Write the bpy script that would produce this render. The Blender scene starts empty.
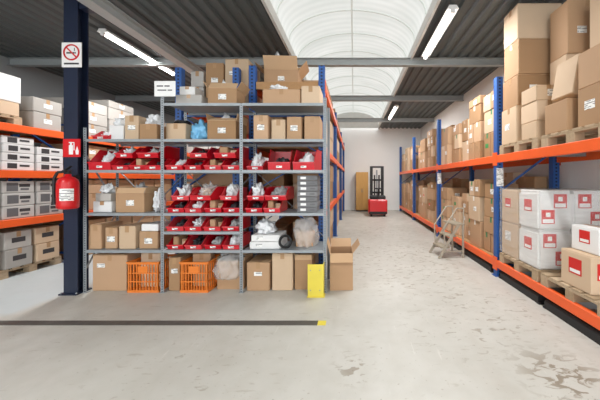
import bpy, bmesh, math, random
from mathutils import Vector, Matrix, noise
random.seed(11)
SC=bpy.context.scene; C=SC.collection
F=270.; VX=354.; VY=180.; H=1.4
def PX(px,Y): return (px-VX)*Y/F
def PZ(py,Y): return H-(py-VY)*Y/F
# ------------------------------------------------------------ materials
def lin(r,g,b):
    f=lambda c:(c/255/12.92) if c/255<=.04045 else ((c/255+.055)/1.055)**2.4
    return (f(r),f(g),f(b))
def nd(nt,t,**k):
    n=nt.nodes.new(t)
    for a,v in k.items(): setattr(n,a,v)
    return n
def math_(nt,op,a,b=None,c=None):
    n=nd(nt,'ShaderNodeMath',operation=op)
    for i,v in enumerate((a,b,c)):
        if v is None: continue
        if isinstance(v,(int,float)): n.inputs[i].default_value=v
        else: nt.links.new(v,n.inputs[i])
    return n.outputs[0]
def mixc(nt,fac,a,b,blend='MIX'):
    n=nd(nt,'ShaderNodeMix',data_type='RGBA',blend_type=blend)
    for s,v in ((0,fac),(6,a),(7,b)):
        if isinstance(v,(int,float)): n.inputs[s].default_value=v
        elif isinstance(v,tuple): n.inputs[s].default_value=(*v,1)
        else: nt.links.new(v,n.inputs[s])
    return n.outputs[2]
def mat(name,col,rough=.5,metal=0,var=.12,scale=6,rand=0,bump=0,perf=None,stretch=None,lines=None,alpha=None):
    m=bpy.data.materials.new(name); m.use_nodes=True; nt=m.node_tree
    b=nt.nodes['Principled BSDF']; L=nt.links.new
    tc=nd(nt,'ShaderNodeTexCoord'); vec=tc.outputs['Object']
    if stretch:
        mp=nd(nt,'ShaderNodeMapping'); mp.inputs['Scale'].default_value=stretch; L(vec,mp.inputs[0]); vec2=mp.outputs[0]
    else: vec2=vec
    nz=nd(nt,'ShaderNodeTexNoise'); nz.inputs['Scale'].default_value=scale; nz.inputs['Detail'].default_value=5; L(vec2,nz.inputs['Vector'])
    c=mixc(nt,nz.outputs[0],tuple(v*(1-var) for v in col),tuple(min(1,v*(1+var)) for v in col))
    if rand:
        oi=nd(nt,'ShaderNodeObjectInfo')
        h=nd(nt,'ShaderNodeHueSaturation')
        L(math_(nt,'MULTIPLY_ADD',oi.outputs['Random'],2*rand,1-rand),h.inputs['Value'])
        L(math_(nt,'MULTIPLY_ADD',oi.outputs['Random'],-rand*.8,1+rand*.4),h.inputs['Saturation'])
        L(c,h.inputs['Color']); c=h.outputs[0]
    sx=nd(nt,'ShaderNodeSeparateXYZ'); L(vec,sx.inputs[0])
    if perf:   # punched slots up the middle of a post
        pitch,half,dark=perf
        fz=math_(nt,'FRACT',math_(nt,'DIVIDE',sx.outputs[2],pitch))
        a=math_(nt,'LESS_THAN',math_(nt,'ABSOLUTE',math_(nt,'SUBTRACT',fz,.5)),.24)
        bx=math_(nt,'LESS_THAN',math_(nt,'ABSOLUTE',sx.outputs[0]),half)
        c=mixc(nt,math_(nt,'MULTIPLY',a,bx),c,dark)
    if lines:  # printed text-like rules
        sc,dark=lines
        wv=nd(nt,'ShaderNodeTexNoise'); wv.inputs['Scale'].default_value=sc*.6; wv.inputs['Detail'].default_value=1
        mp=nd(nt,'ShaderNodeMapping'); mp.inputs['Scale'].default_value=(.6,.6,1.6); L(vec,mp.inputs[0]); L(mp.outputs[0],wv.inputs[0])
        fz=math_(nt,'FRACT',math_(nt,'MULTIPLY',sx.outputs[2],sc))
        k=math_(nt,'MULTIPLY',math_(nt,'LESS_THAN',fz,.45),math_(nt,'GREATER_THAN',wv.outputs[0],.5))
        c=mixc(nt,k,c,dark)
    L(c,b.inputs['Base Color']); b.inputs['Roughness'].default_value=rough; b.inputs['Metallic'].default_value=metal
    if alpha is not None: b.inputs['Alpha'].default_value=alpha
    if bump:
        bp=nd(nt,'ShaderNodeBump'); bp.inputs['Strength'].default_value=bump; bp.inputs['Distance'].default_value=.02
        L(nz.outputs[0],bp.inputs['Height']); L(bp.outputs[0],b.inputs['Normal'])
    return m
def emis(name,col,s):
    m=bpy.data.materials.new(name); m.use_nodes=True; nt=m.node_tree
    b=nt.nodes['Principled BSDF']; b.inputs['Base Color'].default_value=(*col,1)
    b.inputs['Emission Color'].default_value=(*col,1); b.inputs['Emission Strength'].default_value=s
    return m
M={}
M['card']=mat('cardboard',lin(178,143,109),.8,rand=.24,var=.08,scale=3)
M['card2']=mat('pale_cardboard',lin(203,177,148),.8,rand=.1,var=.08,scale=3)
M['flap']=mat('cardboard_flap',lin(194,160,124),.8,rand=.1,var=.06)
M['tape']=mat('packing_tape',lin(172,136,98),.3,var=.05)
M['greentape']=mat('green_tape',lin(58,128,84),.4,var=.05)
M['whitetape']=mat('white_tape',lin(228,226,220),.4,var=.05)
M['greybox']=mat('grey_carton',lin(172,168,162),.7,rand=.14,var=.06)
M['darkbox']=mat('dark_grey_carton',lin(116,116,118),.6,rand=.2,var=.06)
M['whitebox']=mat('white_carton',lin(224,224,223),.6,rand=.06,var=.04)
M['printbox']=mat('pale_grey_carton',lin(186,184,180),.6,rand=.1,var=.04)
M['palebox']=mat('white_container',lin(224,224,222),.5,rand=.05,var=.05,scale=4)
M['dark']=mat('dark_print',lin(58,56,58),.6)
M['greyprint']=mat('grey_print',lin(100,100,102),.6)
M['label']=mat('white_label',lin(238,238,235),.5,var=.03,lines=(55,lin(110,110,112)))
M['redlabel']=mat('red_label',lin(206,36,32),.5,var=.04)
M['greenlabel']=mat('green_label',lin(60,140,80),.5,var=.05)
M['orange']=mat('orange_beam_paint',lin(238,96,38),.4,var=.1,scale=4)
M['blue']=mat('blue_upright_paint',lin(40,88,158),.42,var=.1,perf=(.05,.014,lin(14,26,52)))
M['bluep']=mat('blue_brace_paint',lin(40,86,152),.42,var=.1)
M['navy']=mat('navy_column_paint',lin(27,36,58),.4,var=.15)
M['steel']=mat('grey_shelving_steel',lin(150,156,160),.45,metal=.25,var=.1)
M['steelp']=mat('perforated_shelving_steel',lin(146,152,156),.45,metal=.25,var=.1,perf=(.03,.006,lin(45,48,52)))
M['beam']=mat('roof_beam_paint',lin(152,157,157),.5,var=.12,stretch=(1,1,4))
M['girder']=mat('light_girder_paint',lin(178,183,183),.5,var=.08,stretch=(4,.3,4))
M['red']=mat('red_bin_plastic',lin(204,22,38),.28,rand=.14,var=.08)
M['redp']=mat('red_paint',lin(208,26,32),.3,var=.06)
M['crate']=mat('orange_crate_plastic',lin(228,126,44),.45,var=.08)
M['yellow']=mat('yellow_guard_paint',lin(222,204,76),.45,var=.12)
M['white']=mat('white_plate',lin(238,238,236),.4,var=.03)
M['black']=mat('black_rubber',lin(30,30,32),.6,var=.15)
M['bag']=mat('white_plastic_film',lin(226,228,230),.25,var=.08,scale=14,bump=.3)
M['greybag']=mat('grey_plastic_film',lin(158,158,158),.3,var=.15,scale=14,bump=.3)
M['blackbag']=mat('black_plastic_parts',lin(44,44,48),.4,var=.2,scale=20,bump=.6)
M['bluebag']=mat('blue_plastic_film',lin(120,186,226),.3,var=.2,scale=12,bump=.3)
M['clearbag']=mat('clear_plastic_bag',lin(244,245,245),.08,var=.02,scale=7,bump=.5,alpha=.3)
M['wood']=mat('pallet_wood',lin(174,152,124),.85,rand=.18,var=.28,scale=5,stretch=(1,6,6))
M['board']=mat('chipboard',lin(176,136,94),.8,var=.15,scale=30)
M['ply']=mat('honey_plywood',lin(206,160,92),.55,var=.15,scale=4,stretch=(8,8,1))
M['alu']=mat('aluminium',lin(164,164,162),.4,metal=.4,var=.1)
M['ladder']=mat('beige_grey_ladder_paint',lin(170,162,147),.45,metal=.1,var=.12)
M['tread']=mat('beige_grey_tread',lin(156,146,128),.6,var=.15)
M['rib']=emis('backlit_glazing_bar',lin(180,185,180),.6)  # glow put into the bars, as if daylight passed through them
M['strip']=mat('worn_dark_steel',lin(92,88,83),.5,metal=.2,var=.35,scale=14)
M['wall']=mat('white_wall_paint',lin(241,241,239),.8,var=.03,scale=1.5)
M['wallgrey']=mat('grey_cladding_paint',lin(145,149,150),.7,var=.06,scale=1.5)
M['deck']=mat('dark_roof_deck',lin(86,93,94),.55,var=.1,stretch=(1,.2,1))
M['upstand']=mat('skylight_kerb_paint',lin(212,214,211),.6)
M['tube']=emis('fluorescent_tube',(1,.99,.97),12)
# shrink film
m=bpy.data.materials.new('shrink_film'); m.use_nodes=True; nt=m.node_tree; nt.nodes.clear()
o=nd(nt,'ShaderNodeOutputMaterial'); mx=nd(nt,'ShaderNodeMixShader'); tr=nd(nt,'ShaderNodeBsdfTransparent')
pb=nd(nt,'ShaderNodeBsdfPrincipled'); pb.inputs['Base Color'].default_value=(.8,.81,.81,1); pb.inputs['Roughness'].default_value=.28
tc=nd(nt,'ShaderNodeTexCoord')
def wr(scale,rot,sc,dist):
    mp=nd(nt,'ShaderNodeMapping'); mp.inputs['Scale'].default_value=sc; mp.inputs['Rotation'].default_value=rot
    z=nd(nt,'ShaderNodeTexNoise'); z.inputs['Scale'].default_value=scale; z.inputs['Detail'].default_value=3; z.inputs['Distortion'].default_value=dist
    nt.links.new(tc.outputs['Object'],mp.inputs[0]); nt.links.new(mp.outputs[0],z.inputs[0]); return z.outputs[0]
a=wr(3,(.6,.5,.3),(.6,.6,3.2),.4); b_=wr(2.2,(-.5,-.7,.2),(.5,.5,3.5),.6)
cr=math_(nt,'SUBTRACT',1.0,math_(nt,'MULTIPLY',math_(nt,'ABSOLUTE',math_(nt,'SUBTRACT',a,.5)),7))
cr2=math_(nt,'SUBTRACT',1.0,math_(nt,'MULTIPLY',math_(nt,'ABSOLUTE',math_(nt,'SUBTRACT',b_,.5)),8))
crs=math_(nt,'MAXIMUM',math_(nt,'MAXIMUM',cr,cr2),0.0)
nt.links.new(math_(nt,'MULTIPLY_ADD',crs,.13,.09),mx.inputs[0])
bp=nd(nt,'ShaderNodeBump'); bp.inputs['Strength'].default_value=.3; bp.inputs['Distance'].default_value=.02; nt.links.new(crs,bp.inputs['Height']); nt.links.new(bp.outputs[0],pb.inputs['Normal'])
nt.links.new(tr.outputs[0],mx.inputs[1]); nt.links.new(pb.outputs[0],mx.inputs[2]); nt.links.new(mx.outputs[0],o.inputs[0]); M['film']=m
# skylight sheet
m=bpy.data.materials.new('opal_skylight_sheet'); m.use_nodes=True; nt=m.node_tree; b=nt.nodes['Principled BSDF']
tc=nd(nt,'ShaderNodeTexCoord'); nz=nd(nt,'ShaderNodeTexNoise'); nz.inputs['Scale'].default_value=1.4; nz.inputs['Detail'].default_value=7
mp=nd(nt,'ShaderNodeMapping'); mp.inputs['Scale'].default_value=(.7,1.4,.7); nt.links.new(tc.outputs['Object'],mp.inputs[0]); nt.links.new(mp.outputs[0],nz.inputs[0])
c=mixc(nt,nz.outputs[0],lin(203,209,203),lin(252,252,249))
sx=nd(nt,'ShaderNodeSeparateXYZ'); nt.links.new(tc.outputs['Object'],sx.inputs[0])
# corrugation of the sheet, running round the vault
wv=math_(nt,'SINE',math_(nt,'MULTIPLY',sx.outputs[1],2*math.pi/.155))
c=mixc(nt,math_(nt,'MULTIPLY_ADD',wv,.09,.09),c,lin(168,176,170))
nt.links.new(c,b.inputs['Emission Color']); b.inputs['Emission Strength'].default_value=.86
b.inputs['Base Color'].default_value=(.14,.14,.14,1); M['sky']=m
# floor
m=bpy.data.materials.new('worn_concrete'); m.use_nodes=True; nt=m.node_tree; b=nt.nodes['Principled BSDF']; L=nt.links.new
tc=nd(nt,'ShaderNodeTexCoord'); P=tc.outputs['Object']
def nz_(s,d=6,st=None,dist=0):
    n=nd(nt,'ShaderNodeTexNoise'); n.inputs['Scale'].default_value=s; n.inputs['Detail'].default_value=d; n.inputs['Distortion'].default_value=dist
    if st:
        q=nd(nt,'ShaderNodeMapping'); q.inputs['Scale'].default_value=st; L(P,q.inputs[0]); L(q.outputs[0],n.inputs[0])
    else: L(P,n.inputs[0])
    return n.outputs[0]
def rng(v,a,b_,c_=0,d_=1):
    n=nd(nt,'ShaderNodeMapRange'); L(v,n.inputs[0])
    for i,k in enumerate((a,b_,c_,d_)): n.inputs[i+1].default_value=k
    return n.outputs[0]
c=mixc(nt,rng(nz_(.8),.3,.7),lin(184,182,174),lin(198,196,189))
c=mixc(nt,rng(nz_(7,8),.35,.75,0,.45),c,lin(174,171,161))
c=mixc(nt,rng(nz_(2.2,8,(1,.35,1)),.57,.75,0,.33),c,lin(162,155,143))
c=mixc(nt,rng(nz_(16,6,(.3,1.2,1)),.645,.70,0,.36),c,lin(146,136,119))
c=mixc(nt,rng(nz_(38,4),.665,.705,0,.45),c,lin(132,121,103))
c=mixc(nt,rng(nz_(24,4,(1,.12,1)),.67,.73,0,.33),c,lin(211,209,203))
def blotch(x,y,r,th,f,sc=10):
    n=nd(nt,'ShaderNodeVectorMath',operation='DISTANCE'); L(P,n.inputs[0]); n.inputs[1].default_value=(x,y,0)
    return math_(nt,'MULTIPLY',rng(n.outputs['Value'],r*.3,r,1,0),rng(nz_(sc,9,(1,1.6,1),.8),th,th+.05,0,f))
for a in ((1.52,1.9,.42,.51,.75,8),(.9,3.9,1.1,.588,.58),(.9,2.5,.6,.605,.5),(.0,2.0,.2,.545,.6),(1.2,5.2,1.3,.575,.6),(1.6,2.9,.8,.588,.5),(.2,5.0,1.2,.595,.5),(.8,7.5,1.5,.575,.55),(-1.2,2.0,.9,.63,.4)):
    c=mixc(nt,blotch(*a),c,lin(118,102,80))
sxf=nd(nt,'ShaderNodeSeparateXYZ'); L(P,sxf.inputs[0])
c=mixc(nt,math_(nt,'MULTIPLY',rng(sxf.outputs[0],-3.5,-3.62,0,.7),rng(sxf.outputs[1],2.75,2.85)),c,lin(194,204,208))   # paler, bluer floor at far left
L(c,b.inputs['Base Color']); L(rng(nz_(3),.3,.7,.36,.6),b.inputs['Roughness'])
bp=nd(nt,'ShaderNodeBump'); bp.inputs['Strength'].default_value=.1; L(nz_(20),bp.inputs['Height']); L(bp.outputs[0],b.inputs['Normal']); M['floor']=m
# ------------------------------------------------------------ mesh helpers
class MB:
    def __init__(s): s.bm=bmesh.new()
    def box(s,x0,x1,y0,y1,z0,z1,bev=0,mtx=None,seg=1):
        r=bmesh.ops.create_cube(s.bm,size=1); vs=r['verts']
        for v in vs: v.co=Vector((x0+(v.co.x+.5)*(x1-x0),y0+(v.co.y+.5)*(y1-y0),z0+(v.co.z+.5)*(z1-z0)))
        if mtx is not None: bmesh.ops.transform(s.bm,matrix=mtx,verts=vs)
        if bev:
            es=list({e for v in vs for e in v.link_edges})
            bmesh.ops.bevel(s.bm,geom=es,offset=bev,segments=seg,affect='EDGES')
        return s
    def cyl(s,p0,p1,r,n=12,r2=None):
        p0=Vector(p0);p1=Vector(p1);d=p1-p0
        q=d.to_track_quat('Z','Y').to_matrix().to_4x4()
        bmesh.ops.create_cone(s.bm,cap_ends=True,segments=n,radius1=r,radius2=r if r2 is None else r2,depth=d.length,matrix=Matrix.Translation((p0+p1)/2)@q)
        return s
    def bar(s,p0,p1,w,t):   # flat bar
        p0=Vector(p0);p1=Vector(p1);d=p1-p0
        q=d.to_track_quat('Z','Y').to_matrix().to_4x4(); l=d.length
        return s.box(-w/2,w/2,-t/2,t/2,-l/2,l/2,mtx=Matrix.Translation((p0+p1)/2)@q)
    def tube(s,pts,r,n=8):
        for a,b in zip(pts[:-1],pts[1:]): s.cyl(a,b,r,n)
        return s
    def lathe(s,prof,n=24):
        rings=[]
        for r,z in prof: rings.append([s.bm.verts.new((r*math.cos(2*math.pi*i/n),r*math.sin(2*math.pi*i/n),z)) for i in range(n)])
        for a,b in zip(rings[:-1],rings[1:]):
            for i in range(n): s.bm.faces.new((a[i],a[(i+1)%n],b[(i+1)%n],b[i]))
        s.bm.faces.new(rings[0][::-1]); s.bm.faces.new(rings[-1]); return s
    def prism(s,poly,a,b,ax='x'):
        f=(lambda u,v,t:(t,u,v)) if ax=='x' else ((lambda u,v,t:(u,t,v)) if ax=='y' else (lambda u,v,t:(u,v,t)))
        A=[s.bm.verts.new(f(u,v,a)) for u,v in poly]; B=[s.bm.verts.new(f(u,v,b)) for u,v in poly]; n=len(poly)
        s.bm.faces.new(A); s.bm.faces.new(B[::-1])
        for i in range(n): s.bm.faces.new((A[i],B[i],B[(i+1)%n],A[(i+1)%n]))
        return s
    def build(s,name,m,parent=None,loc=(0,0,0),rot=(0,0,0),smooth=False):
        bmesh.ops.recalc_face_normals(s.bm,faces=s.bm.faces)
        me=bpy.data.meshes.new(name); s.bm.to_mesh(me); s.bm.free()
        if smooth:
            for p in me.polygons: p.use_smooth=True
        me.materials.append(M[m] if isinstance(m,str) else m)
        o=bpy.data.objects.new(name,me); C.objects.link(o); o.location=loc; o.rotation_euler=rot
        if parent: o.parent=parent
        return o
def tag(o,label,cat,group=None):
    o['label']=label; o['category']=cat
    if group: o['group']=group
    return o
def thing(name,label,cat,loc=(0,0,0),rot=0,group=None):
    o=bpy.data.objects.new(name,None); C.objects.link(o); o.location=loc; o.empty_display_size=.1
    o.rotation_euler=rot if isinstance(rot,tuple) else (0,0,rot)
    return tag(o,label,cat,group)
def struct(o): o['kind']='structure'; return o
def dup(root,loc,label,rot=None,group=None):
    r=root.copy(); C.objects.link(r); r.location=loc; r['label']=label
    if rot is not None: r.rotation_euler=(0,0,rot)
    if group: r['group']=group
    for ch in list(root.children):
        c=ch.copy(); C.objects.link(c); c.parent=r
        for g in list(ch.children):
            d=g.copy(); C.objects.link(d); d.parent=c
    return r
ORD=['first','second','third','fourth','fifth','sixth','seventh','eighth']
def tier(i,n):
    if n==1: return 'single'
    if i==0: return 'bottom'
    if i==n-1: return 'top'
    return 'middle' if n==3 else ORD[i]+'-from-bottom'
def lr(i,n):
    if i==0: return 'leftmost'
    if i==n-1: return 'rightmost'
    if n==3: return 'middle'
    return ORD[i]+' from left'
def near(i):
    return 'nearest' if i==0 else ORD[i]+'-nearest'
# ------------------------------------------------------------ cartons
def carton(label,x0,x1,y0,y1,z0,h,m='card',axis='y',group=None,rz=0,lab=None,name='cardboard_box',band=None,tape=True,rot=None,cat='box',tapem='tape'):
    sx,sy=(x1-x0)/2-.002,(y1-y0)/2-.002
    t=thing(name,label,cat,((x0+x1)/2,(y0+y1)/2,z0),rot if rot else rz,group)
    MB().box(-sx,sx,-sy,sy,0,h-.005,bev=min(.008,h*.06)).build('body',m,t)
    g=.003; f=MB()
    # lid: two flaps meeting at a shallow seam
    if axis=='y': f.prism([(-sx+.004,h-.006),(sx-.004,h-.006),(sx-.004,h-.002),(g,h-.002),(0,h-.0045),(-g,h-.002),(-sx+.004,h-.002)],-sy+.004,sy-.004,'y')
    else: f.prism([(-sy+.004,h-.006),(sy-.004,h-.006),(sy-.004,h-.002),(g,h-.002),(0,h-.0045),(-g,h-.002),(-sy+.004,h-.002)],-sx+.004,sx-.004,'x')
    f.build('top_flaps',m if m!='card' else 'flap',t)
    if tape:
        w=.025; dz=min(.08,h*.35); k=MB()
        if axis=='y': k.box(-w,w,-sy-.001,sy+.001,h-.002,h-.0008).box(-w,w,-sy-.0012,-sy+.001,h-dz,h-.001).box(-w,w,sy-.001,sy+.0012,h-dz,h-.001)
        else: k.box(-sx-.001,sx+.001,-w,w,h-.002,h-.0008).box(-sx-.0012,-sx+.001,-w,w,h-dz,h-.001).box(sx-.001,sx+.0012,-w,w,h-dz,h-.001)
        k.build('tape',tapem,t)
    def plate(face,u,v,w,hh,mm,nm,par=None,lift=.0016):
        k=MB()
        if face=='-y': cx=(u-.5)*2*sx; k.box(cx-w/2,cx+w/2,-sy-lift,-sy+.001,v*h-hh/2,v*h+hh/2)
        elif face=='-x': cy=(.5-u)*2*sy; k.box(-sx-lift,-sx+.001,cy-w/2,cy+w/2,v*h-hh/2,v*h+hh/2)
        else: cy=(u-.5)*2*sy; k.box(sx-.001,sx+lift,cy-w/2,cy+w/2,v*h-hh/2,v*h+hh/2)
        return k.build(nm,mm,par or t)
    for L_ in (lab or []):
        face,u,v,w,hh,mm=L_
        q=plate(face,u,v,w,hh,mm,'label')
        if mm=='redlabel': plate(face,u,v-hh*.3/h,w*.8,hh*.22,'white','label_panel',q,.0024)
    if band:
        for face in band[0]: plate(face,.5,band[1],(2*sx if face=='-y' else 2*sy)*.9,h*band[2],band[3],'printed_band')
    return t
def open_carton(label,cx,cy,z0,sx,sy,h,rz=0,m='card',angs=(35,20,50,30),fl=.5,group=None,lab=None):
    t=thing('open_cardboard_box',label,'box',(cx,cy,z0),rz,group); a,b=sx/2,sy/2; w=.005
    MB().box(-a,a,-b,b,0,w).box(-a,-a+w,-b,b,w,h).box(a-w,a,-b,b,w,h).box(-a+w,a-w,-b,-b+w,w,h).box(-a+w,a-w,b-w,b,w,h).build('body',m,t)
    fy=sy*fl; fx=min(sx,sy)*fl
    for k,(ang,(px,py),rzz,ln,wd) in enumerate(zip(angs,((0,-b),(a,0),(0,b),(-a,0)),(0,90,180,270),(sx,sy,sx,sy),(fx*.8,fy*.8,fx*.8,fy*.8))):
        q=MB().box(-ln/2+.004,ln/2-.004,-.004,0,0,wd)
        q.build('flap','flap',t,(px,py,h),(math.radians(ang),0,math.radians(rzz)))
    if lab: MB().box(-.05,.05,-b-.0015,-b+.001,h*.35,h*.35+.07).build('label',lab,t)
    return t
def stack(phrase,hs,x0,x1,y0,y1,z0,look='brown cardboard',m='card',group=None,axis='x',jit=.02,labs=None,split=0,**k):
    z=z0; n=len(hs)
    for i,h in enumerate(hs):
        word=(tier(i,n)+' ') if n>1 else ''
        halves=[(y0,y1,'')]
        if split and random.random()<split:
            f=random.uniform(.4,.6); ym=y0+(y1-y0)*f; halves=[(y0,ym-.004,'near half of '),(ym+.004,y1,'far half of ')]
        for (ya,yb,hw) in halves:
            l=labs(i) if labs else None
            dx,dy=random.uniform(0,jit),random.uniform(0,jit if not hw else .004)
            mm=m
            if m=='card' and random.random()<.3: mm='card2'
            hh=h-(random.uniform(0,.06) if hw and i==n-1 else 0)
            tm='tape'
            if split: tm=random.choice(['tape','tape','tape','tape','whitetape','greentape'])
            carton(f"{word}{look} box, {hw}{phrase}",x0+dx,x1-random.uniform(0,jit),ya+dy,yb-random.uniform(0,jit if not hw else .004),z,hh,mm,axis,group,lab=l,rz=random.uniform(-.015,.015) if not hw else 0,tapem=tm,**k)
        z+=h+.001
    return z
def rlab(faces=('-x','-y')):
    def f(i):
        r=random.random()
        if r<.6: return [(random.choice(faces),random.uniform(.35,.65),random.uniform(.4,.6),.11,.08,'label')]
        if r<.74: return [(random.choice(faces),random.uniform(.35,.65),.5,.1,.07,random.choice(['redlabel','greenlabel']))]
        return None
    return f
# ------------------------------------------------------------ bags, bins, crates, pallets
def bag(label,cx,cy,z0,sx,sy,sz,m='bag',seed=0,name='plastic_bag',amp=.45,sub=4):
    bm=bmesh.new(); bmesh.ops.create_icosphere(bm,subdivisions=sub,radius=.5)
    for v in bm.verts:
        d=v.co.normalized(); s1=Vector((seed,0,0)); s2=Vector((0,seed,0))
        k=1+amp*noise.noise(d*2.2+s1)+amp*.7*(.3-abs(noise.noise(d*3.4+s2))*1.7)+amp*.4*(.3-abs(noise.noise(d*7.5+s1))*1.6)
        p=v.co*k
        v.co=Vector((p.x,p.y,max(p.z,-.28)))
    lo=[min(v.co[i] for v in bm.verts) for i in range(3)]; hi=[max(v.co[i] for v in bm.verts) for i in range(3)]
    for v in bm.verts: v.co=Vector([((v.co[i]-lo[i])/(hi[i]-lo[i])-(.5 if i<2 else 0))*(sx,sy,sz)[i] for i in range(3)])
    b=MB(); b.bm.free(); b.bm=bm
    o=b.build(name,m,None,(cx,cy,z0),(0,0,0),smooth=(sub<5))
    return tag(o,label,'bag')
def coil(label,x,y,z,r,m='black',tilt=.9,n=3):
    k=MB(); N=20
    for j in range(n):
        rr=r*(1-.09*j); pts=[(rr*math.cos(2*math.pi*i/N),rr*math.sin(2*math.pi*i/N),.012+.016*(j%2)+.003*math.sin(5*2*math.pi*i/N)) for i in range(N+1)]
        k.tube(pts,.009,6)
    o=k.build('cable_coil',m,None,(x,y,z),(tilt,0,.2*n)); return tag(o,label,'cable')
def make_bin(w,d,h):
    t=thing('storage_bin','','bin'); a=w/2; b=d/2; e=.006; fr=.34
    side=[(-b,0),(b,0),(b,h),(-b+.36*d,h),(-b+.05*d,h*.46),(-b-.014,h*fr)]
    k=MB(); k.prism(side,-a,-a+e).prism(side,a-e,a)
    k.box(-a+e,a-e,-b,b,0,e).box(-a+e,a-e,b-e,b,e,h)
    k.prism([(-b,0),(-b+e,0),(-b-.008,h*fr),(-b-.014,h*fr)],-a+e,a-e)
    k.build('body','red',t)
    r=MB(); r.box(-a-.006,-a+e,-b+.36*d,b,h-.012,h).box(a-e,a+.006,-b+.36*d,b,h-.012,h).box(-a-.006,a+.006,b-.004,b+.006,h-.012,h)
    r.build('rim','red',t)
    MB().box(-a-.003,a+.003,-b-.026,-b-.008,h*fr-.007,h*fr+.007).build('front_lip','red',t)
    MB().box(-.035,.035,-b-.012,-b-.0085,h*.1,h*.1+.025).build('label_holder','label',t)
    return t
protos={}
DIM={'deep':(.272,.40,.268),'mid':(.268,.38,.166),'slim':(.202,.37,.152),'small':(.2,.32,.13)}
def put_bin(x,y,z,label,kind='mid',rz=None):
    if kind not in protos: r=protos[kind]=make_bin(*DIM[kind]); r.location=(x,y,z); r['label']=label
    else: r=dup(protos[kind],(x,y,z),label)
    r['group']='red picking bins on the grey shelving'; r.rotation_euler=(0,0,random.uniform(-.012,.012) if rz is None else rz); return r
def crate(label,cx,cy,z0,w,d,h,rz=0):
    t=thing('plastic_crate',label,'crate',(cx,cy,z0),rz,'orange crates under the grey shelving'); a,b=w/2,d/2; e=.012
    k=MB()
    for z,hh in ((0,.03),(h*.34,.012),(h*.62,.012),(h-.03,.03)):
        k.box(-a,a,-b,-b+e,z,z+hh).box(-a,a,b-e,b,z,z+hh).box(-a,-a+e,-b+e,b-e,z,z+hh).box(a-e,a,-b+e,b-e,z,z+hh)
    k.box(-a+e,a-e,-b+e,b-e,0,.008)
    n=10
    for i in range(n+1):
        wd=.024 if i in(0,n) else .009
        x=-a+i*(w-wd)/n
        k.box(x,x+wd,-b+.001,-b+.011,.02,h-.02).box(x,x+wd,b-.011,b-.001,.02,h-.02)
    for i in range(9):
        y=-b+.001+i*(d-.011)/8; k.box(-a+.001,-a+.011,y,y+.009,.02,h-.02).box(a-.011,a-.001,y,y+.009,.02,h-.02)
    k.build('body','crate',t)
    MB().box(-a-.008,a+.008,-b-.008,-b+.002,h-.016,h).box(-a-.008,a+.008,b-.002,b+.008,h-.016,h).box(-a-.008,-a+.002,-b,b,h-.016,h).box(a-.002,a+.008,-b,b,h-.016,h).build('rim','crate',t)
    MB().box(-.06,.06,-b-.004,-b+.002,h*.66,h*.86).build('handle_plate','crate',t)
    return t
def make_pallet(lx=.88,ly=.8,h=.13):
    t=thing('wooden_pallet','','pallet')
    for i in range(6):
        y=-ly/2+i*(ly-.1)/5; MB().box(-lx/2,lx/2,y,y+.1,h-.02,h,bev=.003).build('top_board','wood',t)
    for x in (-lx/2,-.05,lx/2-.1): MB().box(x,x+.1,-ly/2,ly/2,h-.04,h-.02).build('cross_board','wood',t)
    for y in (-ly/2,-.05,ly/2-.1):
        k=MB().box(-lx/2,lx/2,y,y+.1,0,.02)
        for x in (-lx/2,-.05,lx/2-.1): k.box(x,x+.1,y,y+.1,.02,h-.04)
        k.build('runner','wood',t)
    return t
palproto=None
def pallet(x,y,z,label):
    global palproto
    if palproto is None: palproto=make_pallet(); r=palproto; r.location=(x,y,z); r['label']=label
    else: r=dup(palproto,(x,y,z),label)
    r['group']='wooden pallets on the racks'; return r
# ------------------------------------------------------------ racks
def rack(label,xa,xb,ys,levels,top,panels=(),supports=(),btop=None):
    t=thing('pallet_rack',label,'rack',((xa+xb)/2,ys[0],0)); cx=(xa+xb)/2; y0=ys[0]; btop=btop or top
    for y in ys:
        for x in (xa,xb):
            s=1 if x<cx else -1
            k=MB().box(-.045,.045,-.045,-.041,0,top).box(-.045,-.041,-.041,.045,0,top).box(.041,.045,-.041,.045,0,top).box(-.045,-.02,.041,.045,0,top).box(.02,.045,.041,.045,0,top)
            u=k.build('upright','blue',t,(x-cx+s*.045,y-y0,0))
            MB().box(-.07,.07,-.06,.06,0,.008).build('base_plate','bluep',u)
        k=MB(); z=.15; d=1; l,r=min(xa,xb)-cx+.09,max(xa,xb)-cx-.09
        k.bar((l,y-y0,.15),(r,y-y0,.15),.02,.035)
        while z+.55<btop:
            k.bar((l if d>0 else r,y-y0,z),(r if d>0 else l,y-y0,z+.55),.035,.02); z+=.55; d=-d
        k.bar((l,y-y0,z),(r,y-y0,z),.02,.035)
        k.build('frame_bracing','bluep',t)
    for i,(a,b) in enumerate(zip(ys[:-1],ys[1:])):
        for z in levels:
            for x in (xa,xb):
                s=1 if x<cx else -1; X0=x-cx
                k=MB(); lo,hi=sorted((X0-s*.004,X0+s*.046))
                k.box(lo,hi,a-y0+.047,b-y0-.047,z-.11,z,bev=.006)
                bm_=k.build('beam','orange',t)
                lo,hi=sorted((X0-s*.008,X0-s*.001))
                for yy in (a-y0+.0,b-y0-.06): MB().box(lo,hi,yy,yy+.06,z-.15,z+.04).build('beam_connector','orange',bm_)
            if panels=='all' or (i,z) in panels:
                MB().box(min(xa,xb)-cx+.05,max(xa,xb)-cx-.05,a-y0+.05,b-y0-.05,z-.022,z-.001).build('shelf_panel','board',t)
    for y,z in supports:
        MB().box(min(xa,xb)-cx+.047,max(xa,xb)-cx-.047,y-y0-.05,y-y0+.05,z-.06,z-.001).build('pallet_support','steel',t)
    return t
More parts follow.
